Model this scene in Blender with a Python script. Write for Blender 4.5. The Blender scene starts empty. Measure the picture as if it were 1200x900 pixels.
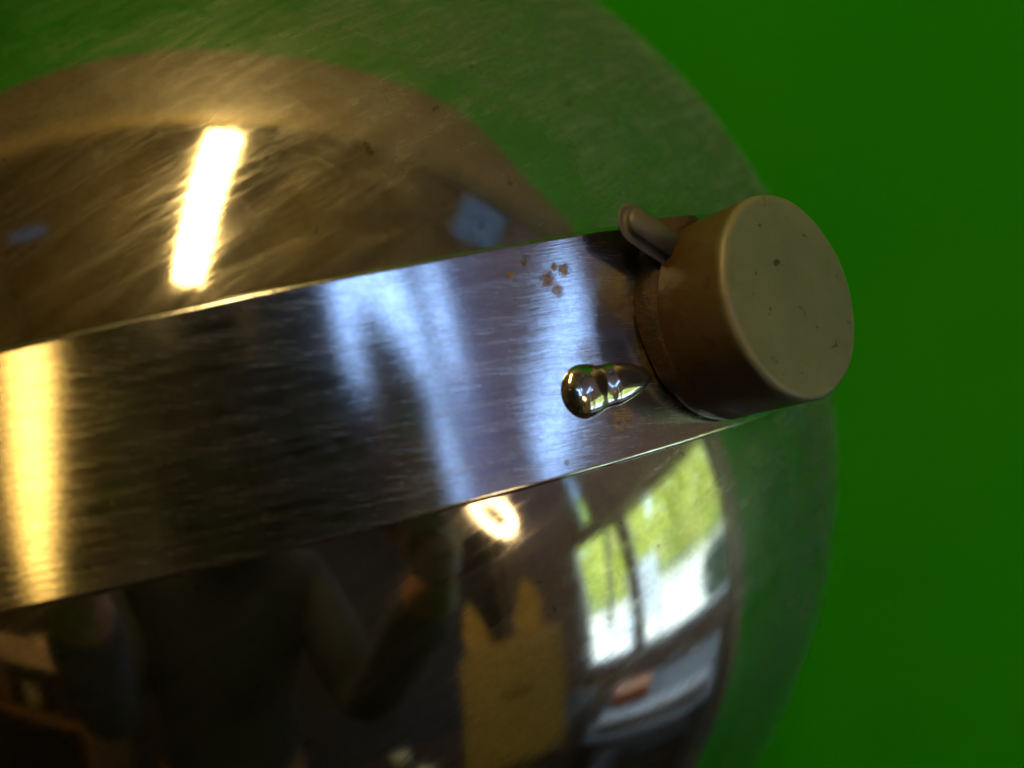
import bpy, bmesh, math, random
import numpy as np
from mathutils import Vector, Matrix, noise
random.seed(4)
sc = bpy.context.scene
C = sc.collection
PI = math.pi

# ------------------------------------------------------------------ camera, world, exposure
R = 0.07                                   # radius of the chrome shell (metres)
O = Vector((0.0, 0.0, 1.25))               # its centre in the room
MB3 = Matrix(((1, 0, 0), (0, .5, -.8660254), (0, .8660254, .5)))   # camera axes (right, up, back) as columns
CC = Vector((-0.17081069, -0.05895267, -0.98353866)) * (2.4531292 * R)   # shell centre seen from the camera
CAM = O - MB3 @ CC
cd = bpy.data.cameras.new('camera'); cam = bpy.data.objects.new('camera', cd); C.objects.link(cam)
cam.location = CAM; cam.rotation_euler = MB3.to_euler()
cd.sensor_width = 36; cd.lens = 45; cd.clip_start = .002; cd.clip_end = 100
cd.dof.use_dof = True; cd.dof.focus_distance = .110; cd.dof.aperture_fstop = 12.5
sc.camera = cam
wd = bpy.data.worlds.new('World'); sc.world = wd; wd.use_nodes = True
wn = wd.node_tree.nodes; bg = wn['Background']
bg.inputs[0].default_value = (.54, .73, 1.0, 1); bg.inputs[1].default_value = 9.0
sc.view_settings.view_transform = 'Standard'; sc.view_settings.look = 'None'
sc.view_settings.exposure = 0.1; sc.view_settings.gamma = 1
sc.cycles.max_bounces = 10; sc.cycles.diffuse_bounces = 3; sc.cycles.glossy_bounces = 6
sc.cycles.caustics_reflective = False; sc.cycles.caustics_refractive = False
sc.cycles.sample_clamp_indirect = 6

# ------------------------------------------------------------------ helpers
def tag(o, label=None, cat=None, group=None, kind=None):
    if label: o['label'] = label
    if cat: o['category'] = cat
    if group: o['group'] = group
    if kind: o['kind'] = kind
    return o
def empty(name, loc, label, cat, group=None, rz=0):
    o = bpy.data.objects.new(name, None); C.objects.link(o); o.empty_display_size = .02
    o.location = loc; o.rotation_euler = (0, 0, rz)
    return tag(o, label, cat, group)
def obj(name, bm, m, parent=None, smooth=False, loc=None):
    me = bpy.data.meshes.new(name); bm.normal_update(); bm.to_mesh(me); bm.free()
    if smooth:
        for p in me.polygons: p.use_smooth = True
    me.materials.append(m)
    o = bpy.data.objects.new(name, me); C.objects.link(o)
    if parent: o.parent = parent
    if loc is not None: o.location = loc
    return o
def box(bm, x0, x1, y0, y1, z0, z1, bev=0, mat=None):
    r = bmesh.ops.create_cube(bm, size=1)
    vs = r['verts']
    bmesh.ops.scale(bm, vec=(x1 - x0, y1 - y0, z1 - z0), verts=vs)
    bmesh.ops.translate(bm, vec=((x0 + x1) / 2, (y0 + y1) / 2, (z0 + z1) / 2), verts=vs)
    if bev:
        es = list({e for v in vs for e in v.link_edges})
        r2 = bmesh.ops.bevel(bm, geom=es, offset=bev, segments=2, affect='EDGES', profile=.5)
        vs = list({v for f in r2['faces'] for v in f.verts} | {v for v in vs if v.is_valid})
    if mat is not None:
        bmesh.ops.transform(bm, matrix=mat, verts=vs)
    return vs
def BX(*a, **k):
    bm = bmesh.new(); box(bm, *a, **k); return bm
def frame_to(d):                            # rotation taking +Z to d
    return Vector((0, 0, 1)).rotation_difference(Vector(d).normalized()).to_matrix()
def tube(bm, pts, rads, seg=16, cap=True):
    pts = [Vector(p) for p in pts]
    if not hasattr(rads, '__len__'): rads = [rads] * len(pts)
    rings = []; up = None
    for i, p in enumerate(pts):
        d = (pts[min(i + 1, len(pts) - 1)] - pts[max(i - 1, 0)]).normalized()
        if up is None:
            up = d.orthogonal().normalized()
        up = (up - d * up.dot(d)).normalized(); s = d.cross(up)
        rings.append([bm.verts.new(p + rads[i] * (math.cos(2*PI*k/seg) * up + math.sin(2*PI*k/seg) * s)) for k in range(seg)])
    for a, b in zip(rings, rings[1:]):
        for k in range(seg):
            bm.faces.new((a[k], a[(k+1) % seg], b[(k+1) % seg], b[k]))
    if cap:
        bm.faces.new(rings[0][::-1]); bm.faces.new(rings[-1])
def lathe(bm, prof, M=None, seg=96, close=True):
    M = M or Matrix.Identity(4)
    rings = []
    for r, h in prof:
        if r < 1e-9: rings.append([bm.verts.new(M @ Vector((0, 0, h)))])
        else: rings.append([bm.verts.new(M @ Vector((r*math.cos(2*PI*k/seg), r*math.sin(2*PI*k/seg), h))) for k in range(seg)])
    for a, b in zip(rings, rings[1:]):
        for k in range(seg):
            k2 = (k+1) % seg
            if len(a) == 1 and len(b) == 1: continue
            if len(a) == 1: bm.faces.new((a[0], b[k2], b[k]))
            elif len(b) == 1: bm.faces.new((a[k], a[k2], b[0]))
            else: bm.faces.new((a[k], a[k2], b[k2], b[k]))

# ------------------------------------------------------------------ materials
class NT:
    def __init__(s, name):
        s.m = bpy.data.materials.new(name); s.m.use_nodes = True
        s.t = s.m.node_tree; s.n = s.t.nodes; s.b = s.n['Principled BSDF']; s.out = s.n['Material Output']
    def new(s, typ, **k):
        x = s.n.new(typ)
        for a, v in k.items(): setattr(x, a, v)
        return x
    def link(s, a, b): s.t.links.new(a, b)
    def coords(s, scale=(1, 1, 1), rot=(0, 0, 0)):
        tc = s.new('ShaderNodeTexCoord'); mp = s.new('ShaderNodeMapping')
        m0 = s.new('ShaderNodeMapping'); m0.inputs['Rotation'].default_value = rot
        mp.inputs['Scale'].default_value = scale
        s.link(tc.outputs['Object'], m0.inputs['Vector']); s.link(m0.outputs[0], mp.inputs['Vector']); return mp.outputs[0]
    def noise(s, vec, scale, detail=4, rough=.6, dist=0):
        x = s.new('ShaderNodeTexNoise'); x.inputs['Scale'].default_value = scale
        x.inputs['Detail'].default_value = detail; x.inputs['Roughness'].default_value = rough
        x.inputs['Distortion'].default_value = dist
        s.link(vec, x.inputs['Vector']); return x.outputs['Fac']
    def ramp(s, fac, stops):
        x = s.new('ShaderNodeValToRGB'); e = x.color_ramp.elements
        while len(e) < len(stops): e.new(.5)
        for i, (p, c) in enumerate(stops):
            e[i].position = p; e[i].color = (*c, 1) if hasattr(c, '__len__') else (c, c, c, 1)
        s.link(fac, x.inputs[0]); return x.outputs[0]
    def math(s, op, a, b=None, clamp=False):
        x = s.new('ShaderNodeMath', operation=op, use_clamp=clamp)
        for i, v in enumerate((a, b)):
            if v is None: continue
            if isinstance(v, (int, float)): x.inputs[i].default_value = v
            else: s.link(v, x.inputs[i])
        return x.outputs[0]
    def mixc(s, fac, a, b):
        x = s.new('ShaderNodeMix', data_type='RGBA')
        for i, v in ((0, fac), (6, a), (7, b)):
            if isinstance(v, (int, float)): x.inputs[i].default_value = v
            elif isinstance(v, tuple): x.inputs[i].default_value = (*v, 1)
            else: s.link(v, x.inputs[i])
        return x.outputs[2]
    def bump(s, h, strength, dist):
        x = s.new('ShaderNodeBump'); x.inputs['Strength'].default_value = strength; x.inputs['Distance'].default_value = dist
        s.link(h, x.inputs['Height']); return x.outputs[0]

def simple(name, col, rough=.6, var=.15, scale=8, bump=0, metallic=0, spec=.5):
    q = NT(name); v = q.coords()
    f = q.noise(v, scale, 5)
    c2 = tuple(min(1, c * (1 + var)) for c in col); c1 = tuple(c * (1 - var) for c in col)
    q.link(q.ramp(f, [(.3, c1), (.7, c2)]), q.b.inputs['Base Color'])
    q.b.inputs['Roughness'].default_value = rough; q.b.inputs['Metallic'].default_value = metallic
    q.b.inputs['Specular IOR Level'].default_value = spec
    if bump: q.link(q.bump(f, .5, bump), q.b.inputs['Normal'])
    return q.m
def glow(name, col, strength):
    q = NT(name); q.b.inputs['Base Color'].default_value = (.8, .8, .8, 1)
    q.b.inputs['Emission Color'].default_value = (*col, 1); q.b.inputs['Emission Strength'].default_value = strength
    return q.m

def chrome(name, streak_rot, streak_scale, base, rough, haze, haze_rough, spots=(), speck=0, bump_d=.00002, tarnish=.25, dust=.022, haze_dir=None, edge=(.7, .72, .68), hbase=.15):
    q = NT(name)
    st = q.noise(q.coords(streak_scale, streak_rot), 1, 6, .75)                         # long brush marks
    st2 = q.noise(q.coords(tuple(k * 2.6 for k in streak_scale), (0, 0, streak_rot[2] + .22)), 1, 4, .7)   # finer, crossing
    v = q.coords()
    cloud = q.noise(v, 55, 6, .65)
    fine = q.noise(v, 1500, 4, .7)
    smear = q.noise(v, 130, 5, .7, .8)
    col = q.mixc(q.ramp(cloud, [(.35, 0.0), (.7, 1.0)]), base, tuple(c * (1 - tarnish) for c in base))
    scr = q.ramp(st, [(.44, 0.0), (.60, 1.0)]); scr2 = q.ramp(st2, [(.50, 0.0), (.62, 1.0)])
    scratch = q.math('ADD', q.math('MULTIPLY', scr, .6), q.math('MULTIPLY', scr2, .5))
    metal_rough = q.math('ADD', rough, q.math('MULTIPLY', scratch, .05))
    hgt = q.math('ADD', st, q.math('MULTIPLY', fine, .08))
    nrm = q.bump(hgt, 1.0, bump_d)
    b = q.b; b.inputs['Metallic'].default_value = 1
    b2 = q.new('ShaderNodeBsdfPrincipled'); b2.inputs['Metallic'].default_value = 1; b2.inputs['Roughness'].default_value = haze_rough
    for x_ in (b, b2): x_.inputs['Specular Tint'].default_value = (*edge, 1)
    q.link(nrm, b.inputs['Normal']); q.link(nrm, b2.inputs['Normal'])
    q.link(metal_rough, b.inputs['Roughness'])
    pit = q.ramp(q.noise(v, 420, 3, .6), [(.68, 0.0), (.73, 1.0)])
    col = q.mixc(q.math('MULTIPLY', pit, speck), col, (.12, .08, .05))
    grain = q.ramp(fine, [(.3, .75), (.7, 1.1)])
    gm = q.new('ShaderNodeMix', data_type='RGBA', blend_type='MULTIPLY'); gm.inputs[0].default_value = .6
    q.link(col, gm.inputs[6]); q.link(grain, gm.inputs[7]); col = gm.outputs[2]
    mask = None
    for (p, r, amp) in spots:
        tc = q.new('ShaderNodeTexCoord'); d = q.new('ShaderNodeVectorMath', operation='DISTANCE')
        q.link(tc.outputs['Object'], d.inputs[0]); d.inputs[1].default_value = p
        wob = q.math('ADD', d.outputs['Value'], q.math('MULTIPLY', q.math('SUBTRACT', q.noise(v, 2600, 5, .7), .5), r * 1.5))
        mk = q.math('MULTIPLY', q.math('SUBTRACT', 1, q.math('DIVIDE', wob, r)), 1.8, True)
        mk = q.math('MULTIPLY', mk, amp, True)
        mask = mk if mask is None else q.math('MAXIMUM', mask, mk)
    q.link(col, b.inputs['Base Color']); q.link(col, b2.inputs['Base Color'])
    mx = q.new('ShaderNodeMixShader')
    hz = q.math('MULTIPLY', q.math('ADD', hbase, q.math('ADD', scratch, q.math('MULTIPLY', q.ramp(smear, [(.4, 0.0), (.7, 1.0)]), .5))), haze)
    dd = q.math('MULTIPLY', q.ramp(cloud, [(.3, .5), (.7, 1.4)]), dust)
    if haze_dir:                                     # haze and dust grow along this direction (object axes)
        tc = q.new('ShaderNodeTexCoord'); dt = q.new('ShaderNodeVectorMath', operation='DOT_PRODUCT')
        q.link(tc.outputs['Object'], dt.inputs[0]); dt.inputs[1].default_value = haze_dir
        wv = q.math('ADD', dt.outputs['Value'], q.math('MULTIPLY', q.math('SUBTRACT', smear, .5), .5))
        hz = q.math('MULTIPLY', hz, q.ramp(wv, [(.0, .15), (.3, .7), (.75, 2.0)]))
        dd = q.math('MULTIPLY', dd, q.ramp(wv, [(.0, .2), (.7, 2.2)]))
    q.link(hz, mx.inputs[0])
    q.link(b.outputs[0], mx.inputs[1]); q.link(b2.outputs[0], mx.inputs[2])
    df = q.new('ShaderNodeBsdfDiffuse'); df.inputs[0].default_value = (.42, .44, .38, 1)
    md = q.new('ShaderNodeMixShader'); q.link(dd, md.inputs[0])
    q.link(mx.outputs[0], md.inputs[1]); q.link(df.outputs[0], md.inputs[2]); last = md
    if mask is not None:
        rb = q.new('ShaderNodeBsdfPrincipled'); rb.inputs['Roughness'].default_value = .6
        q.link(q.ramp(q.noise(v, 1800, 4), [(.35, (.06, .03, .002)), (.65, (.28, .19, .03))]), rb.inputs['Base Color'])
        m2 = q.new('ShaderNodeMixShader'); q.link(mask, m2.inputs[0]); q.link(md.outputs[0], m2.inputs[1]); q.link(rb.outputs[0], m2.inputs[2]); last = m2
    q.link(last.outputs[0], q.out.inputs['Surface'])
    return q.m

# ------------------------------------------------------------------ the room (seen mirrored in the chrome)
ZC = 3.15; YB = -1.75; XL = -1.55; XR = 1.7; YW = .10
M_ceil = simple('ceiling_paint', (.20, .145, .030), .8, .35, 2.5)
M_brown = simple('brown_wall_paint', (.145, .108, .022), .8, .35, 2.0)
M_grey = simple('grey_wall_paint', (.29, .25, .34), .8, .2, 2.5)
M_dark = simple('dark_wall_paint', (.018, .018, .024), .8, .4, 3)
M_floor = simple('floor_boards', (.10, .07, .05), .5, .3, 4)
def struct(name, bm, m): return tag(obj(name, bm, m), kind='structure')
struct('floor', BX(XL - .1, XR + .1, YB - .1, YW + .1, -.1, 0), M_floor)
SKY1 = (1.22, 1.69, -.30, .09); SKY2 = (-1.54, -1.18, -.50, -.40)
bm = bmesh.new()
box(bm, XL - .1, XR + .1, YB - .1, SKY2[2], ZC, ZC + .1)
box(bm, XL - .1, SKY2[0], SKY2[2], SKY2[3], ZC, ZC + .1); box(bm, SKY2[1], XR + .1, SKY2[2], SKY2[3], ZC, ZC + .1)
box(bm, XL - .1, XR + .1, SKY2[3], SKY1[2], ZC, ZC + .1)
box(bm, XL - .1, SKY1[0], SKY1[2], SKY1[3], ZC, ZC + .1); box(bm, SKY1[1], XR + .1, SKY1[2], SKY1[3], ZC, ZC + .1)
box(bm, XL - .1, XR + .1, SKY1[3], YW + .1, ZC, ZC + .1)
struct('ceiling', bm, M_ceil)
struct('wall', BX(XL - .1, XR + .1, YW, YW + .1, 0, ZC), M_brown)
struct('wall', BX(XL - .1, XL, YB, YW, 0, ZC), M_brown)
# back wall with window A
AX0, AX1, AZ0, AZ1 = .88, 1.685, 2.20, 3.06
bm = bmesh.new()
box(bm, XL, AX0, YB - .1, YB, 0, ZC); box(bm, AX1, XR, YB - .1, YB, 0, ZC)
box(bm, AX0, AX1, YB - .1, YB, 0, AZ0); box(bm, AX0, AX1, YB - .1, YB, AZ1, ZC)
struct('wall', bm, M_dark)
# right wall: openings as (y0, y1, z0, z1)
OPEN = {'corner': (-1.735, -1.47, 2.60, 3.06), 'clerestory': (-1.15, -.40, 1.99, 2.20), 'slit': (-.96, -.82, 1.40, 1.93), 'garden': (-1.06, .08, .58, 1.36)}
ys = sorted({YB, YW} | {o[0] for o in OPEN.values()} | {o[1] for o in OPEN.values()})
zs = sorted({0, ZC} | {o[2] for o in OPEN.values()} | {o[3] for o in OPEN.values()})
bm = bmesh.new()
for y0, y1 in zip(ys, ys[1:]):
    z0 = None
    for za, zb in zip(zs, zs[1:]):
        ym, zm = (y0 + y1) / 2, (za + zb) / 2
        hole = any(o[0] < ym < o[1] and o[2] < zm < o[3] for o in OPEN.values())
        if not hole and z0 is None: z0 = za
        if hole and z0 is not None: box(bm, XR, XR + .1, y0, y1, z0, za); z0 = None
    if z0 is not None: box(bm, XR, XR + .1, y0, y1, z0, ZC)
struct('wall', bm, M_grey)
M_frame = simple('window_frame_paint', (.30, .28, .26), .5, .1)
M_glass = NT('window_glass'); M_glass.b.inputs['Transmission Weight'].default_value = 1; M_glass.b.inputs['Roughness'].default_value = 0; M_glass.b.inputs['IOR'].default_value = 1.01
M_glass.b.inputs['Base Color'].default_value = (.95, .98, 1, 1)
# thin glass: plain transparency so that daylight passes
tr = M_glass.new('ShaderNodeBsdfTransparent'); tr.inputs[0].default_value = (.92, .95, .96, 1)
gl = M_glass.new('ShaderNodeBsdfGlossy'); gl.inputs['Roughness'].default_value = 0
mxg = M_glass.new('ShaderNodeMixShader'); mxg.inputs[0].default_value = .05
M_glass.link(tr.outputs[0], mxg.inputs[1]); M_glass.link(gl.outputs[0], mxg.inputs[2]); M_glass.link(mxg.outputs[0], M_glass.out.inputs['Surface'])
M_glass = M_glass.m
qn = NT('sky_dimming_glass'); qt = qn.new('ShaderNodeBsdfTransparent'); qt.inputs[0].default_value = (.54, .60, .68, 1); qn.link(qt.outputs[0], qn.out.inputs['Surface'])  # pane tint added to dim the sky light; there is no curtain
def window(label, lo, hi, axis, mull=0, bars=0, glass=None):
    # lo, hi: opening corners; axis 'x' = pane lies in the YZ plane
    w = empty('window', lo, label, 'window')
    dx, dy, dz = (hi[i] - lo[i] for i in range(3)); fr = bmesh.new(); t = .03
    L = dy if axis == 'x' else dx
    def b(a0, a1, z0, z1, d0, d1, bmm):
        if axis == 'x': box(bmm, d0, d1, a0, a1, z0, z1)
        else: box(bmm, a0, a1, d0, d1, z0, z1)
    b(0, t, 0, dz, .02, .08, fr); b(L - t, L, 0, dz, .02, .08, fr); b(t, L - t, 0, t, .02, .08, fr); b(t, L - t, dz - t, dz, .02, .08, fr)
    obj('frame', fr, M_frame, w)
    for k in range(mull):
        c = L * (k + 1) / (mull + 1); g = bmesh.new(); b(c - .02, c + .02, t, dz - t, .025, .075, g); obj('mullion', g, M_frame, w)
    for k in range(bars):
        c = dz * (k + 1) / (bars + 1); g = bmesh.new(); b(t, L - t, c - .012, c + .012, .03, .07, g); obj('glazing_bar', g, M_frame, w)
    g = bmesh.new(); b(t, L - t, t, dz - t, .048, .052, g); obj('pane', g, glass or M_glass, w)
    return w
window('high window in the dark back wall showing pale blue sky', (AX0, YB - .1, AZ0), (AX1, YB, AZ1), 'y', glass=qn.m)
def rwin(k, label, mull=0):
    y0, y1, z0, z1 = OPEN[k]; return window(label, (XR, y0, z0), (XR + .1, y1, z1), 'x', mull, glass=(None if k == 'garden' else qn.m))
rwin('corner', 'small high window in the grey wall close to the back corner')
rwin('clerestory', 'long shallow window high in the grey wall')
rwin('slit', 'narrow upright slit window between the long high window and the garden window')
rwin('garden', 'wide low window looking onto pale paving and a hedge', 0)
mb = BX(0, .05, 0, .08, .03, .75); o_ = obj('mullion', mb, M_frame, [o for o in bpy.data.objects if o.get('label', '').startswith('wide low window')][0]); o_.location = (.03, .36, 0)
fro = NT('skylight_dimming_glass'); ft = fro.new('ShaderNodeBsdfTransparent'); ft.inputs[0].default_value = (.10, .12, .14, 1); fro.link(ft.outputs[0], fro.out.inputs['Surface'])  # clear pane darkened to dim the sky light, no frosting
for (x0, x1, y0, y1), lab in ((SKY1, 'dimmed skylight standing in for a soft highlight, above the garden window'), (SKY2, 'narrow dimmed skylight standing in for a soft highlight, on the left')):
    w = empty('skylight', (x0, y0, ZC), lab, 'skylight')  # added to stand in for a softer pale highlight on the shell
    fr = bmesh.new(); dx, dy = x1 - x0, y1 - y0
    box(fr, 0, .02, 0, dy, .02, .08); box(fr, dx - .02, dx, 0, dy, .02, .08); box(fr, .02, dx - .02, 0, .02, .02, .08); box(fr, .02, dx - .02, dy - .02, dy, .02, .08)
    obj('frame', fr, M_frame, w); obj('pane', BX(.02, dx - .02, .02, dy - .02, .045, .05), fro.m, w)
# outside
M_pave = simple('pale_paving', (.90, .76, .56), .8, .08, 3)
struct('paving', BX(XR + .1, 6.3, -9, 8, -.12, -.02), M_pave)
struct('ground', BX(6.3, 30, -20, 20, -.14, -.04), simple('lawn', (.10, .16, .04), .9))
q = NT('hedge_leaves')
q.link(q.ramp(q.noise(q.coords(), 3, 5), [(.3, (.28, .34, .04)), (.5, (.78, .78, .16)), (.7, (.90, .72, .42))]), q.b.inputs['Base Color'])  # leaf colours brightened to stand in for sunlight
q.b.inputs['Roughness'].default_value = .5
trn = q.new('ShaderNodeBsdfTranslucent'); trn.inputs[0].default_value = (.85, .85, .2, 1)
mh = q.new('ShaderNodeMixShader'); mh.inputs[0].default_value = .5
q.link(q.b.outputs[0], mh.inputs[1]); q.link(trn.outputs[0], mh.inputs[2]); q.link(mh.outputs[0], q.out.inputs['Surface'])
vs, fs = [], []
for i in range(16000):
    y = random.uniform(-8, 6); z = random.random() ** .9 * (2.05 + .35 * math.sin(y * 3.1) + .25 * math.sin(y * 7.3)); x = 6.4 + abs(random.gauss(0, .22)) + .15 * math.sin(y * 5)
    c = Vector((x, y, z)); n = Vector((random.gauss(-.7, .6), random.gauss(0, .6), random.gauss(.6, .6))).normalized(); a = n.orthogonal().normalized(); b = n.cross(a); s = random.uniform(.07, .15)
    k = len(vs); vs += [c + a * s, c + b * s * .5, c - a * s, c - b * s * .5]; fs.append((k, k+1, k+2, k+3))
me = bpy.data.meshes.new('hedge'); me.from_pydata([tuple(v) for v in vs], [], fs); me.materials.append(q.m)
hd = bpy.data.objects.new('hedge', me); C.objects.link(hd); tag(hd, 'yellow green leafy hedge with sunlight put into its leaf colour, beyond the pale paving', 'hedge', kind='stuff')

# potted shrub and a slim tree on the paving
M_pot = simple('dark_pot', (.05, .045, .04), .6); M_bark = simple('bark', (.07, .05, .035), .9, .4, 20)
M_leaf = simple('dark_leaves', (.035, .07, .02), .6, .6, 5)
def leaves(n, rad, cen, size):
    vs, fs = [], []
    for i in range(n):
        d = Vector((random.gauss(0, 1), random.gauss(0, 1), random.gauss(0, 1))).normalized() * random.random() ** .4
        c = Vector(cen) + Vector((d.x * rad[0], d.y * rad[1], d.z * rad[2])) * (1 + .3 * noise.noise(d * 2.5)); nn = Vector((random.gauss(0, 1), random.gauss(0, 1), random.gauss(0, 1))).normalized(); a = nn.orthogonal().normalized(); b = nn.cross(a); k = len(vs)
        vs += [c + a*size, c + b*size*.4, c - a*size, c - b*size*.4]; fs.append((k, k+1, k+2, k+3))
    bm = bmesh.new(); vv = [bm.verts.new(v) for v in vs]
    for f in fs: bm.faces.new([vv[i] for i in f])
    return bm
s = empty('potted_shrub', (2.75, .02, -.02), 'dark leafy shrub in a round pot outside the garden window', 'plant')
bm = bmesh.new(); lathe(bm, [(0, 0), (.14, 0), (.19, .32), (.17, .32), (.15, .28), (0, .28)], seg=28); obj('pot', bm, M_pot, s, True)
obj('foliage', leaves(900, (.24, .26, .24), (0, 0, .46), .045), M_leaf, s)
s = empty('garden_chair', (3.0, -1.15, -.02), 'white slatted garden chair on the pale paving outside the window', 'chair', rz=math.radians(35))
M_white = simple('white_garden_paint', (.8, .78, .74), .5, .05)
for k in range(6): obj('slat', BX(-.25, .25, -.24 + k*.085, -.17 + k*.085, .42, .445), M_white, s)
for k in range(5): obj('back_slat', BX(-.22 + k*.095, -.16 + k*.095, .25, .275, .45, .95), M_white, s)
for a in (-1, 1):
    for c_ in (-1, 1): obj('leg', BX(a*.22 - .022, a*.22 + .022, c_*.22 - .022, c_*.22 + .022, 0, .42), M_white, s)
s = empty('slim_tree', (4.6, -2.25, -.02), 'slim leaning tree on the pale paving in front of the hedge', 'tree')
bm = bmesh.new(); tube(bm, [(0, 0, 0), (.05, .10, .7), (.02, .28, 1.5), (.1, .38, 2.2)], [.06, .05, .04, .02], 10); obj('trunk', bm, M_bark, s, True)
obj('crown', leaves(1500, (.7, .8, .6), (.1, .38, 2.6), .07), M_leaf, s)

# ------------------------------------------------------------------ green backdrop
q = NT('green_sheet'); v = q.coords()
f1 = q.noise(v, 9, 5); f2 = q.noise(v, 400, 3)
q.link(q.mixc(q.ramp(f1, [(.3, 0.0), (.7, 1.0)]), (.016, .35, .001), (.034, .40, .001)), q.b.inputs['Base Color'])
q.b.inputs['Roughness'].default_value = .75; q.b.inputs['Specular IOR Level'].default_value = .03
q.link(q.bump(f2, .15, .0003), q.b.inputs['Normal'])
bm = bmesh.new()
outl = [(-.42, .15), (-.42, 1.47), (-.20, 1.53), (.0, 1.575), (.16, 1.56), (.34, 1.66), (.60, 1.73), (.85, 1.74), (.85, .15)]
fr_ = [bm.verts.new((x, R + .0005, z)) for x, z in outl]; bk_ = [bm.verts.new((x, YW - .002, z)) for x, z in outl]
bm.faces.new(fr_); bm.faces.new(bk_[::-1])
for k in range(len(outl)): bm.faces.new((fr_[k], bk_[k], bk_[(k+1) % len(outl)], fr_[(k+1) % len(outl)]))
bmesh.ops.recalc_face_normals(bm, faces=bm.faces)
struct('green_backdrop', bm, q.m)

# ------------------------------------------------------------------ ceiling strip light
q = NT('lamp_diffuser')
M_tubeglow = glow('warm_tube_light', (1.0, .67, .22), 45)
M_lampmetal = simple('lamp_housing', (.5, .45, .38), .5, .1)
s = empty('strip_light', (-.185, -.36, 2.85), 'warm fluorescent strip light hung on two rods from the brown ceiling', 'ceiling light', rz=math.radians(-8.4))
obj('housing', BX(-.075, .075, -.42, .42, -.05, 0, bev=.004), M_lampmetal, s)
for yy in (-.3, .3):
    bm = bmesh.new(); tube(bm, [(0, yy, 0), (0, yy, .3)], .005); obj('rod', bm, M_lampmetal, s, True)
obj('diffuser', BX(-.06, .06, -.40, .40, -.085, -.0505, bev=.006), M_tubeglow, s)

# standing warm lamp on the left
M_shade = glow('warm_lamp_shade', (1.0, .58, .11), 7)
s = empty('table_lamp', (-.80, -1.42, 1.2715), 'table lamp with a glowing amber shade standing on the cupboard', 'table lamp')
bm = bmesh.new(); lathe(bm, [(0, 0), (.07, 0), (.07, .015), (.02, .03), (0, .03)], seg=32); obj('base', bm, M_lampmetal, s, True)
bm = bmesh.new(); tube(bm, [(0, 0, .03), (0, 0, .50)], .009); obj('pole', bm, M_lampmetal, s, True)
bm = bmesh.new(); lathe(bm, [(.10, .40), (.09, .84), (.088, .84), (.098, .40), (.10, .40)], seg=40); obj('lamp_shade', bm, M_shade, s, True)

# ring lamp on an arm by the box
M_ring = glow('ring_tube', (1.0, .66, .30), 16)
M_blackm = simple('black_metal', (.03, .03, .03), .4, .2)
RL = Vector((.92, -.87, 1.59))
s = empty('ring_lamp', (1.30, -1.40, 0), 'magnifier lamp with a glowing ring tube on a jointed black arm', 'lamp')
L0 = Vector((1.30, -1.40, 0)); n = ((O - RL).normalized() + Vector((.75, -.1, .45))).normalized(); Q = frame_to(n)
bm = bmesh.new()
N1, N2 = 40, 10
vv = [[bm.verts.new(RL - L0 + Q @ Vector(((.098 + .017*math.cos(2*PI*j/N2))*math.cos(2*PI*i/N1), (.098 + .017*math.cos(2*PI*j/N2))*math.sin(2*PI*i/N1), .017*math.sin(2*PI*j/N2)))) for j in range(N2)] for i in range(N1)]
for i in range(N1):
    for j in range(N2): bm.faces.new((vv[i][j], vv[(i+1) % N1][j], vv[(i+1) % N1][(j+1) % N2], vv[i][(j+1) % N2]))
obj('ring_tube', bm, M_ring, s, True)
bm = bmesh.new(); lathe(bm, [(0, -.03), (.12, -.03), (.128, -.01), (.124, .004), (.114, -.020), (0, -.02)], Matrix.Translation(RL - L0) @ Q.to_4x4(), 40); obj('lamp_head', bm, M_blackm, s, True)
bm = bmesh.new(); tube(bm, [RL - L0 - n * .03, (-.08, .14, .62), (0, 0, .02)], .009); obj('arm', bm, M_blackm, s, True)
bm = bmesh.new(); lathe(bm, [(0, 0), (.12, 0), (.12, .025), (0, .03)], seg=32); obj('base', bm, M_blackm, s, True)

# ------------------------------------------------------------------ bench, box and clutter behind the photographer
M_wood = simple('bench_wood', (.20, .10, .04), .5, .3, 6)
M_darkwood = simple('dark_stained_wood', (.035, .025, .02), .5, .3, 6)
def bench(loc, sx, sy, h, m, label, cat='bench'):
    b = empty('workbench', loc, label, cat)
    obj('bench_top', BX(-sx/2, sx/2, -sy/2, sy/2, h - .035, h, bev=.003), m, b)
    for a in (-1, 1):
        for c in (-1, 1):
            obj('leg', BX(a*(sx/2 - .05) - .025, a*(sx/2 - .05) + .025, c*(sy/2 - .05) - .025, c*(sy/2 - .05) + .025, 0, h - .035), m, b)
    obj('shelf', BX(-sx/2 + .08, sx/2 - .08, -sy/2 + .02, sy/2 - .02, h*.35, h*.35 + .02), m, b)
    return b
bench((.78, -.98, 0), .8, .62, .72, M_darkwood, 'dark workbench carrying the open cardboard box')
M_card = simple('cardboard', (.52, .40, .20), .85, .12, 9)
M_cardin = simple('cardboard_inside', (.20, .12, .06), .9, .15, 9)
bx = empty('cardboard_box', (.76, -.79, .722), 'open cardboard box with raised flaps standing on the dark workbench', 'box', rz=math.radians(42))
W_, D_, H_, t_ = .155, .13, .40, .004
for (a, n_) in (((-W_, W_, D_ - t_, D_, 0, H_), 'front_panel'), ((-W_, W_, -D_, -D_ + t_, 0, H_), 'back_panel'), ((-W_, -W_ + t_, -D_ + t_, D_ - t_, 0, H_), 'side_panel'), ((W_ - t_, W_, -D_ + t_, D_ - t_, 0, H_), 'side_panel'), ((-W_ + t_, W_ - t_, -D_ + t_, D_ - t_, 0, t_), 'bottom_panel')):
    obj(n_, BX(*a), M_card, bx)
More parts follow.
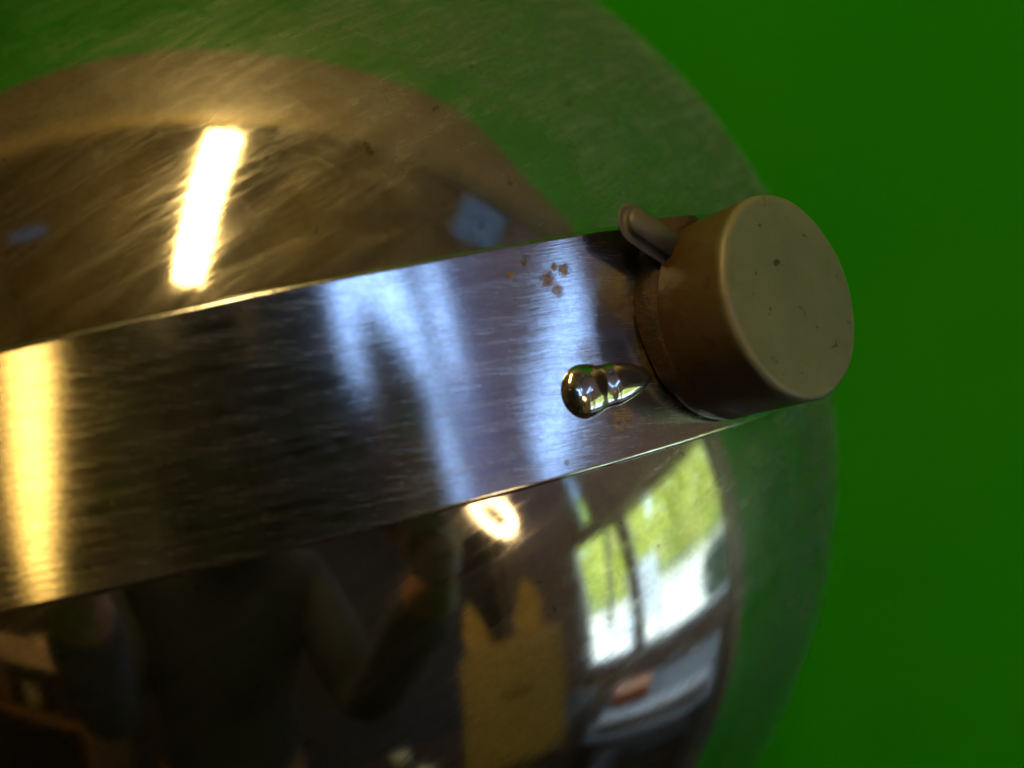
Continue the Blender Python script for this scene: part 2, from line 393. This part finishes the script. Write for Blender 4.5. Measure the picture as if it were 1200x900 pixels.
for poly in (((-.145, 0), (-.055, 0), (-.075, .10), (-.115, .19), (-.140, .16), (-.155, .07)), ((.045, 0), (.140, 0), (.160, .08), (.135, .17), (.105, .20), (.075, .14), (.035, .06))):
    bm = bmesh.new(); f_ = [bm.verts.new((x, -t_/2, z)) for x, z in poly]; g_ = [bm.verts.new((x, t_/2, z)) for x, z in poly]
    bm.faces.new(f_[::-1]); bm.faces.new(g_)
    for k in range(len(poly)): bm.faces.new((f_[k], f_[(k+1) % len(poly)], g_[(k+1) % len(poly)], g_[k]))
    bmesh.ops.transform(bm, matrix=Matrix.Translation((0, -D_ + .002, H_)) @ Matrix.Rotation(math.radians(14), 4, 'X'), verts=bm.verts)
    obj('flap', bm, M_card, bx)
obj('handle_hole', BX(-.045, .045, D_ - .001, D_ + .0015, .25, .268), M_cardin, bx)
# by the garden window
bench((1.32, -.36, 0), .5, .7, .50, M_darkwood, 'low dark bench under the wide garden window')
tag(obj('plank', BX(-.04, .04, -.30, .30, 0, .03, bev=.002), simple('white_plank_paint', (.40, .42, .46), .5, .1), loc=(1.2, -.36, .501)), 'white painted plank lying on the low dark bench', 'plank')
tag(obj('orange_case', BX(-.05, .05, -.11, .11, 0, .07, bev=.01), simple('orange_plastic', (.55, .17, .03), .4, .1), loc=(1.37, -.56, .501)), 'small orange case on the low dark bench', 'case')
M_pale = simple('pale_glaze', (.55, .68, .75), .3, .1)
for (x, y, lab) in ((.50, -1.10, 'pale glazed cup nearest the photographer on the dark workbench'), (.47, -.88, 'pale glazed cup just beside the cardboard box')):
    bm = bmesh.new(); lathe(bm, [(0, 0), (.024, 0), (.032, .075), (.029, .075), (.022, .006), (0, .006)], seg=28)
    tag(obj('cup', bm, M_pale, None, True, (x, y, .722)), lab, 'cup')
# left: pale wooden cupboard with clutter, blue cloth
s = empty('cupboard', (-.80, -1.40, 0), 'open wooden cupboard with a pale top behind the photographer', 'cupboard')
M_palew = simple('pale_wood', (.70, .50, .38), .6, .2, 8)
obj('top_board', BX(-.42, .30, -.22, .22, 1.17, 1.27, bev=.004), M_palew, s)
obj('side_panel', BX(-.42, -.39, -.22, .22, 0, 1.1695), M_wood, s); obj('side_panel', BX(.27, .30, -.22, .22, 0, 1.1695), M_wood, s)
obj('shelf', BX(-.389, .269, -.21, .21, .95, .975), M_wood, s); obj('shelf', BX(-.389, .269, -.21, .21, .35, .375), M_wood, s)
for i, (x, w, h, col, lab) in enumerate(((-1.08, .10, .13, (.04, .03, .05), 'dark tin on the cupboard shelf, leftmost in the row'), (-.93, .08, .15, (.45, .2, .05), 'orange brown tin on the cupboard shelf'), (-.78, .09, .12, (.55, .45, .35), 'short cream tin on the cupboard shelf'), (-.63, .07, .17, (.08, .1, .14), 'tall slate tin at the right of the cupboard shelf'))):
    bm = bmesh.new(); lathe(bm, [(0, 0), (w*.45, 0), (w*.45, h), (w*.4, h+.006), (0, h+.006)], seg=24)
    tag(obj('tin', bm, simple('tin_paint', col, .35, .1), None, True, (x, -1.27, .976)), lab, 'tin', 'tins on the cupboard shelf')
bm = bmesh.new(); N = 40
for side in (0, .006):
    for i in range(N):
        pass
row0 = []; 
for i in range(N + 1):
    x = .55 * i / N; d = .025 * math.sin(i * .9) + .015 * math.sin(i * .37)
    row0.append([bm.verts.new((x, d + yy, zz)) for zz in (0, .6, 1.1) for yy in (0, .005)])
for a, b in zip(row0, row0[1:]):
    for k in (0, 2): bm.faces.new((a[k], b[k], b[k+2], a[k+2])); bm.faces.new((a[k+1], a[k+3], b[k+3], b[k+1]))
    bm.faces.new((a[0], a[1], b[1], b[0])); bm.faces.new((a[4], b[4], b[5], a[5]))
tag(obj('curtain', bm, simple('blue_cloth', (.05, .09, .17), .9, .2), None, True, (-.78, -1.69, 1.15)), 'dark blue cloth hanging on the back wall', 'curtain')
# pale bars mirrored in the shell are made by the two added skylights
# ------------------------------------------------------------------ photographer
M_skin = simple('skin', (.34, .15, .09), .5, .08, 20)
M_jacket = simple('dark_jacket', (.028, .036, .065), .85, .5, 9, .004)
M_trous = simple('dark_trousers', (.02, .025, .045), .9, .3, 9)
M_hair = simple('dark_hair', (.02, .014, .01), .6, .3, 60)
P0 = Vector((-.02, -.72, 0))
person = empty('person', P0, 'photographer in a dark jacket holding a compact camera up to the chrome shell', 'person')
def skin_mesh(name, joints, edges, m, lv=2, root=0):
    me = bpy.data.meshes.new(name)
    me.from_pydata([tuple(Vector(p) - P0) for p, r in joints], edges, []); me.materials.append(m)
    o = bpy.data.objects.new(name, me); C.objects.link(o); o.parent = person
    sk = o.modifiers.new('skin', 'SKIN')
    for i, (p, r) in enumerate(joints):
        s_ = me.skin_vertices[0].data[i]; s_.radius = r if hasattr(r, '__len__') else (r, r); s_.use_root = (i == root)
    sk.use_smooth_shade = True
    ss = o.modifiers.new('sub', 'SUBSURF'); ss.levels = lv; ss.render_levels = lv
    return o
cx, cy, cz = CAM
# camera body frame (behind the lens)
bk = MB3 @ Vector((0, 0, 1)); ri = MB3 @ Vector((1, 0, 0)); upv = MB3 @ Vector((0, 1, 0))
def cp(a, b, c): return CAM + ri * a + upv * b + bk * c
HL, HR = cp(-.07, -.015, .035), cp(.068, -.012, .035)
WL, WR = cp(-.115, -.07, .06), cp(.12, -.075, .065)
J = [((-.02, -.72, .95), (.15, .12)), ((-.02, -.73, 1.12), (.14, .11)), ((-.02, -.72, 1.30), (.16, .12)), ((-.02, -.70, 1.43), (.13, .10)), ((-.02, -.68, 1.52), (.055, .06)), ((-.02, -.64, 1.60), (.06, .06)),
     ((-.19, -.70, 1.42), .065), ((-.20, -.60, 1.14), .048), (tuple(WL), .028), ((.15, -.70, 1.42), .065), ((.21, -.58, 1.15), .048), (tuple(WR), .028),
     ((-.11, -.72, .88), .10), ((-.13, -.71, .50), .07), ((-.13, -.74, .10), .045), ((.07, -.72, .88), .10), ((.09, -.71, .50), .07), ((.09, -.74, .10), .045)]
ED = [(0,1),(1,2),(2,3),(3,4),(4,5),(3,6),(6,7),(7,8),(3,9),(9,10),(10,11),(0,12),(12,13),(13,14),(0,15),(15,16),(16,17)]
skin_mesh('body', [(p, (tuple(x*.9 for x in r) if hasattr(r, '__len__') else r*.88)) for p, r in J], ED, M_skin)
jk = [J[i] if i in (0, 1) else (J[i][0], tuple(x*1.06 for x in J[i][1]) if hasattr(J[i][1], '__len__') else J[i][1]*1.06) for i in (0, 1, 2, 3, 6, 7, 9, 10)] + [(tuple(WL.lerp(Vector(J[7][0]), .04)), .032), (tuple(WR.lerp(Vector(J[10][0]), .04)), .032), ((-.02, -.685, 1.54), (.058, .062))]
skin_mesh('jacket', jk, [(0,1),(1,2),(2,3),(3,4),(4,5),(5,8),(3,6),(6,7),(7,9),(3,10)], M_jacket)
skin_mesh('trousers', [J[0], J[12], (J[13][0], .085), ((-.13, -.74, .09), .065), J[15], (J[16][0], .085), ((.09, -.74, .09), .065)], [(0,1),(1,2),(2,3),(0,4),(4,5),(5,6)], M_trous)
for sx in (-.13, .09):
    o = skin_mesh('shoe', [((sx, -.78, .04), .04), ((sx, -.70, .04), .045), ((sx, -.58, .032), .034)], [(0,1),(1,2)], M_blackm)
# head
HC = Vector((-.02, -.60, 1.69))
def head_bm():
    bm = bmesh.new(); bmesh.ops.create_uvsphere(bm, u_segments=40, v_segments=28, radius=1)
    for v in bm.verts:
        x, y, z = v.co
        face = max(0, y)
        jaw = 1 - .28 * max(0, -z) ** 1.2
        nose = .022 * math.exp(-((x)/.16)**2 - ((z + .12)/.22)**2) * (1 if y > .5 else 0)
        brow = .006 * math.exp(-((z - .22)/.1)**2) * face
        eye = -.008 * (math.exp(-((x - .38)/.16)**2 - ((z - .05)/.12)**2) + math.exp(-((x + .38)/.16)**2 - ((z - .05)/.12)**2)) * face
        mouth = .005 * math.exp(-(x/.3)**2 - ((z + .48)/.07)**2) * face - .004 * math.exp(-(x/.3)**2 - ((z + .49)/.02)**2) * face
        v.co = Vector((x*.075*jaw, y*.095*(1 - .08*max(0, -z)) + nose + brow + eye + mouth, z*.115))
    bmesh.ops.transform(bm, matrix=Matrix.Translation(HC - P0) @ Matrix.Rotation(math.radians(-22), 4, 'X'), verts=bm.verts)
    return bm
obj('head', head_bm(), M_skin, person, True)
bm = bmesh.new(); bmesh.ops.create_uvsphere(bm, u_segments=36, v_segments=24, radius=1)
for v in list(bm.verts):
    x, y, z = v.co; nn = 1 + .04 * noise.noise(v.co * 6)
    v.co = Vector((x*.083*nn, y*.103*nn, z*.124*nn))
bmesh.ops.delete(bm, geom=[v for v in bm.verts if v.co.y > .045 and v.co.z < .07 or v.co.z < -.07], context='VERTS')
bmesh.ops.transform(bm, matrix=Matrix.Translation(HC - P0 + Vector((0, -.004, .004))) @ Matrix.Rotation(math.radians(-22), 4, 'X'), verts=bm.verts)
obj('hair', bm, M_hair, person, True)
for sx in (-1, 1):
    bm = bmesh.new(); bmesh.ops.create_uvsphere(bm, u_segments=14, v_segments=10, radius=1)
    bmesh.ops.transform(bm, matrix=Matrix.Translation(HC - P0 + Vector((sx*.078, -.004, -.005))) @ Matrix.Diagonal((.008, .018, .032, 1)), verts=bm.verts)
    obj('ear', bm, M_skin, person, True)
# hands: palm plus five finger chains gripping the camera sides
for sx, Wp in ((-1, WL), (1, WR)):
    cp0 = cp
    if sx < 0: cp = lambda a, b, c: cp0(a - .008, b - .004, c)
    else: cp = lambda a, b, c: cp0(a - b * .30 + .011, b - .014 - (a - .06) * .3, c)
    palm = cp(sx*.074, -.018, .048)
    js = [(tuple(Wp), .024), (tuple(palm), (.018, .026))]; es = [(0, 1)]
    for k, (up_, ln) in enumerate(((.026, .95), (.010, 1.05), (-.006, 1.0), (-.021, .8))):
        a0 = cp(sx*.070, up_ - .004, .034); a1 = cp(sx*.066, up_, .012); a2 = cp(sx*(.052 - .004*ln), up_ + .002, .006); a3 = cp(sx*(.045 - .012*ln), up_ + .002, .007)
        b = len(js); js += [(tuple(a0), .0095), (tuple(a1), .0088), (tuple(a2), .008), (tuple(a3), .0068)]
        es += [(1, b), (b, b+1), (b+1, b+2), (b+2, b+3)]
    b = len(js); js += [(tuple(cp(sx*.066, -.03, .058)), .012), (tuple(cp(sx*.05, -.012, .062)), .010), (tuple(cp(sx*.034, .004, .056)), .0085)]
    es += [(1, b), (b, b+1), (b+1, b+2)]
    skin_mesh('hand', js, es, M_skin, 1)
    cp = cp0
# compact camera: its lens front sits just behind the viewpoint
cam_e = empty('compact_camera', tuple(cp(0, 0, .03)), 'small black compact camera held in both hands of the photographer', 'camera')
cam_e.rotation_euler = MB3.to_euler()
obj('camera_body', BX(-.070, .060, -.034, .015, -.010, .016, bev=.004), M_blackm, cam_e)
obj('blocking_hump', BX(-.034, .028, .0152, .026, -.008, .014, bev=.003), M_blackm, cam_e)  # hump added to block window light in the strap's reflection
bm = bmesh.new(); lathe(bm, [(.0, -.0275), (.010, -.0275), (.0155, -.0275), (.0165, -.026), (.0165, -.018), (.020, -.018), (.020, -.0105), (0, -.0105)], seg=40)
obj('lens_barrel', bm, simple('lens_black', (.015, .015, .018), .3), cam_e, True)
bm = bmesh.new(); lathe(bm, [(0, .002), (.006, .002), (.006, -.001), (0, -.001)], Matrix.Translation((-.05, .0165, .003)) @ Matrix.Rotation(-PI/2, 4, 'X'), 20); obj('shutter_button', bm, M_lampmetal, cam_e, True)

# ------------------------------------------------------------------ the chrome object
# built in axes parallel to the picture (right, up, towards the viewer), origin at the shell's centre
dev = empty('chrome_vessel', O, 'round polished chrome vessel with a riveted metal strap and a tan rubber foot', 'chrome vessel')
dev.rotation_euler = MB3.to_euler()
U = Vector((-0.22042259, 0.97532121, 0.0127442)).normalized()
Os = U * (CC.dot(U)) - CC * 0.0
Os = (CC - U * CC.dot(U)) - CC               # strap centre relative to the shell's centre
Wv = (-(CC + Os)).normalized(); Tv = U.cross(Wv); Tv = Tv if Tv.x > 0 else -Tv
rs = 1.03 * R
def SP(th, v, r=rs, ):                        # point on the strap: degrees along, metres across
    th = math.radians(th); return Os + r * (math.sin(th) * Tv + math.cos(th) * Wv) + v * U
def nrm(th): th = math.radians(th); return math.sin(th) * Tv + math.cos(th) * Wv
def tan(th): th = math.radians(th); return math.cos(th) * Tv - math.sin(th) * Wv
spots = [(tuple(SP(16.6, .0074)), .00042, .95), (tuple(SP(17.8, .0082)), .00034, .95), (tuple(SP(19.3, .0064)), .0010, .9), (tuple(SP(20.7, .0070)), .0008, .95), (tuple(SP(19.8, .0054)), .0008, .85), (tuple(SP(20.0, .0074)), .00042, .95),
         (tuple(SP(17.6, -.0086)), .0003, .7), (tuple(SP(22.5, -.0062)), .0017, .5), (tuple(SP(21.0, -.0002)), .0013, .35), (tuple(SP(25.5, .0035)), .0030, .3), (tuple(SP(26.5, -.002)), .0028, .25)]
ang = math.atan2(Tv.y, Tv.x)
M_shell = chrome('chrome_shell', (0, 0, math.radians(-42)), (35, 520, 35), (.56, .55, .52), .055, .30, .42, speck=.6, bump_d=.000005, hbase=.35, dust=.045, haze_dir=(8.5, 9.5, -4.5))
M_strap = chrome('chrome_strap', (0, 0, -ang), (80, 1900, 80), (.60, .60, .64), .075, .25, .34, spots=spots, speck=.5, bump_d=.000008, dust=.010, hbase=.05)
M_bump = chrome('chrome_stud', (0, 0, 0), (300, 300, 300), (.62, .61, .60), .09, .15, .25, bump_d=.000001, tarnish=.1, speck=.6)
# shell: flattened where it rests against the green sheet
bm = bmesh.new()
back = MB3.inverted() @ Vector((0, 1, 0))
Qb = frame_to(-back).to_4x4()
prof = []
NS = 160
for i in range(NS + 1):
    a_ = PI * i / NS; prof.append((R * math.sin(a_) if 0 < i < NS else 0, R * math.cos(a_)))
lathe(bm, prof, Qb, 220)
obj('shell', bm, M_shell, dev, True)
# strap
HW, TH, BV = .0099, .0006, .00028
bm = bmesh.new()
sec = [(-HW, -TH), (-HW, -BV), (-HW + BV*.3, -BV*.3), (-HW + BV, 0), (-HW + BV + .00012, 0)] + [(-HW + BV + (2*HW - 2*BV)*k/12, 0) for k in range(1, 12)] + [(HW - BV - .00012, 0), (HW - BV, 0), (HW - BV*.3, -BV*.3), (HW, -BV), (HW, -TH)]
rings = []
T0, T1, NT_ = -80, 46, 240
for i in range(NT_ + 1):
    th = T0 + (T1 - T0) * i / NT_
    rings.append([bm.verts.new(SP(th, v, rs + r + .00012*math.sin(th*.31)*0)) for v, r in sec])
for a_, b_ in zip(rings, rings[1:]):
    for k in range(len(sec)):
        k2 = (k + 1) % len(sec); bm.faces.new((a_[k], b_[k], b_[k2], a_[k2]))
bm.faces.new(rings[0]); bm.faces.new(rings[-1][::-1])
bmesh.ops.recalc_face_normals(bm, faces=bm.faces)
strap = obj('strap', bm, M_strap, dev, True)
# stud: round head running out into a lower ridge towards the foot
bm = bmesh.new()
TS, VS_ = 20.1, -.0033
Ms = Matrix.Translation(SP(TS, VS_)) @ Matrix((tan(TS), U, nrm(TS))).transposed().to_4x4()
nu, nv = 72, 28
L_, rr = .0050, .0022
grid = []
for j in range(nv + 1):
    b_ = (PI / 2) * j / nv; ring = []
    for i in range(nu):
        a_ = 2 * PI * i / nu; ca, sa = math.cos(a_), math.sin(a_)
        x = ca * rr * math.cos(b_); y = sa * rr * math.cos(b_) * 1.05; z = rr * .52 * math.sin(b_)
        if ca > 0: x = x * (1 + L_ / rr * 1.0)
        f_ = max(0, min(1, x / (L_ + rr)))
        neck = 1 - .22 * math.exp(-((x - rr * .95) / (rr * .32)) ** 2)
        z *= (1 - .25 * f_) * neck; y *= (1 - .18 * f_) * (1 - .12 * math.exp(-((x - rr * .95) / (rr * .35)) ** 2))
        ring.append(bm.verts.new(Ms @ Vector((x, y, z - .0001))))
    grid.append(ring)
for a_, b_ in zip(grid, grid[1:]):
    for i in range(nu): bm.faces.new((a_[i], a_[(i+1) % nu], b_[(i+1) % nu], b_[i]))
bm.faces.new(grid[-1])
obj('stud', bm, M_bump, strap, True)
# dark grime ring round the stud is colour only; foot
q = NT('rubber_tan'); v = q.coords()
n1 = q.noise(v, 160, 5, .6); n2 = q.noise(v, 900, 4, .6); n3 = q.noise(v, 520, 3, .55)
c = q.ramp(n1, [(.3, (.096, .112, .066)), (.7, (.140, .154, .096))])
c = q.mixc(q.ramp(n3, [(.64, 0.0), (.69, 1.0)]), c, (.035, .025, .010))
c = q.mixc(q.ramp(q.noise(v, 230, 3, .5), [(.60, 0.0), (.72, .55)]), c, (.14, .09, .015))
tc = q.new('ShaderNodeTexCoord'); sp = q.new('ShaderNodeSeparateXYZ'); q.link(tc.outputs['Object'], sp.inputs[0])
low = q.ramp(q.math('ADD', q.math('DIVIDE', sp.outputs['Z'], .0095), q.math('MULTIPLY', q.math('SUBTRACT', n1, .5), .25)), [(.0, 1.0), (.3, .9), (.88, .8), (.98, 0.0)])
c = q.mixc(low, c, (.062, .030, .002))  # warm lamp light and shade on the foot's side put into its colour
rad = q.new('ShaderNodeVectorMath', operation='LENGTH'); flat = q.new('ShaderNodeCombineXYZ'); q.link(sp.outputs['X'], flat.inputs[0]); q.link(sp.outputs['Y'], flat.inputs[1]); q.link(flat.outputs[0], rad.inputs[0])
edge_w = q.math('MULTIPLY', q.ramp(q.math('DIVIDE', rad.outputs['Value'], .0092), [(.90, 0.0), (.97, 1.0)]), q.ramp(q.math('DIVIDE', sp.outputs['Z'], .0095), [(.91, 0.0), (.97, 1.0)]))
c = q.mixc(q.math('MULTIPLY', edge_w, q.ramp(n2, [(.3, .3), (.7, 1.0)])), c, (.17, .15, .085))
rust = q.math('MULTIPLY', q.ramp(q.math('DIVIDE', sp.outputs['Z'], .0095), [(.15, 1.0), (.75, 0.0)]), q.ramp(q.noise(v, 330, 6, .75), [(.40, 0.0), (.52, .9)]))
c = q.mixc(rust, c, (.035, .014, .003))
q.link(c, q.b.inputs['Base Color']); q.b.inputs['Roughness'].default_value = .46; q.b.inputs['Specular IOR Level'].default_value = .5
q.link(q.bump(q.math('ADD', n2, q.math('MULTIPLY', n1, .8)), .6, .00012), q.b.inputs['Normal'])
M_rub = q.m
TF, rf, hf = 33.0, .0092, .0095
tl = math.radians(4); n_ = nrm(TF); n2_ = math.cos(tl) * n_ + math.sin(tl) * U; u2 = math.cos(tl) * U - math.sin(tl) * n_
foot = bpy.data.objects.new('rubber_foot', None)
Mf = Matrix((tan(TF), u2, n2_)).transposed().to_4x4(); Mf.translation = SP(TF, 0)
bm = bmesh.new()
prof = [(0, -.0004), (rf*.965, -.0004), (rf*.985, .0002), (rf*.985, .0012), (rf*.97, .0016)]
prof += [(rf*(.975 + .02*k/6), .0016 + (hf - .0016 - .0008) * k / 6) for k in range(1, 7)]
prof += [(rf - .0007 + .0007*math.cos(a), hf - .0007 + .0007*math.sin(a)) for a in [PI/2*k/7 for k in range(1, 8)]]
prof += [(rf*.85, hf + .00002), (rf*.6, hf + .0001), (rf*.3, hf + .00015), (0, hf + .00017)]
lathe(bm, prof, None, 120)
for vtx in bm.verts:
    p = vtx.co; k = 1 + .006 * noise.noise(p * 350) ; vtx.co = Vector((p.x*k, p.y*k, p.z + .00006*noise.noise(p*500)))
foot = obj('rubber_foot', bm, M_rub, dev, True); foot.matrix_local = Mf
# tab beside the foot
q = NT('tab_rubber'); v = q.coords()
q.link(q.ramp(q.noise(v, 300, 5), [(.3, (.06, .055, .04)), (.7, (.10, .09, .07))]), q.b.inputs['Base Color']); q.b.inputs['Roughness'].default_value = .5
q.link(q.bump(q.noise(v, 900, 4), .5, .0001), q.b.inputs['Normal'])
def slab(length, hw, thick, seg=16):
    bm = bmesh.new(); out = [(0, -hw), (0, hw)] ; pts = [(-0, -hw)]
    pts = [(-length*0 - 0, hw)] + [(length - hw + hw*math.sin(PI*k/seg), hw*math.cos(PI*k/seg)) for k in range(seg + 1)] + [(0, -hw)]
    lo = [bm.verts.new((x, y, 0)) for x, y in pts]; hi = [bm.verts.new((x, y, thick)) for x, y in pts]
    n = len(pts)
    for k in range(n): bm.faces.new((lo[k], lo[(k+1) % n], hi[(k+1) % n], hi[k]))
    bm.faces.new(hi); bm.faces.new(lo[::-1])
    bmesh.ops.recalc_face_normals(bm, faces=bm.faces)
    return bm
bm = slab(.0090, .0019, .0015)
bmesh.ops.bevel(bm, geom=[e for e in bm.edges if abs((e.verts[0].co - e.verts[1].co).z) < 1e-6], offset=.00072, segments=5, affect='EDGES')
ta = math.radians(146)
Mt = Matrix.Translation(Vector((-.0036, .0054, .0018))) @ Matrix.Rotation(ta, 4, 'Z')
tab = obj('tab', bm, q.m, foot, True); tab.matrix_local = Mt
# old glue and rust round the foot's base
q = NT('rust_and_glue'); v = q.coords()
q.link(q.ramp(q.noise(v, 700, 6, .7), [(.35, (.012, .006, .002)), (.6, (.05, .024, .006)), (.75, (.12, .07, .02))]), q.b.inputs['Base Color'])
q.b.inputs['Roughness'].default_value = .75; q.link(q.bump(q.noise(v, 1200, 5), .9, .0003), q.b.inputs['Normal'])
bm = bmesh.new(); seg = 160; rg = []
for k in range(seg):
    a_ = 2*PI*k/seg; wob = noise.noise(Vector((math.cos(a_)*3, math.sin(a_)*3, 1.7)))
    side = max(0, math.cos(a_ - math.radians(135)))
    blob = math.exp(-((a_ - math.radians(104)) / .22) ** 2)
    w_ = .0011 * blob + .00015 + .0006 * max(0, wob) * (.3 + side) + .0007 * side ** 2
    rg.append([bm.verts.new(((rf*.95 + d) * math.cos(a_), (rf*.95 + d) * math.sin(a_), z)) for d, z in ((-.0005, .0022), (w_*.5, .0012 + .0008*side + .0012*blob), (w_*.9, .0006), (w_*1.0, -.0003))])
for k in range(seg):
    for j in range(3): bm.faces.new((rg[k][j], rg[(k+1) % seg][j], rg[(k+1) % seg][j+1], rg[k][j+1]))
bmesh.ops.recalc_face_normals(bm, faces=bm.faces)
obj('glue_ring', bm, q.m, foot, True)
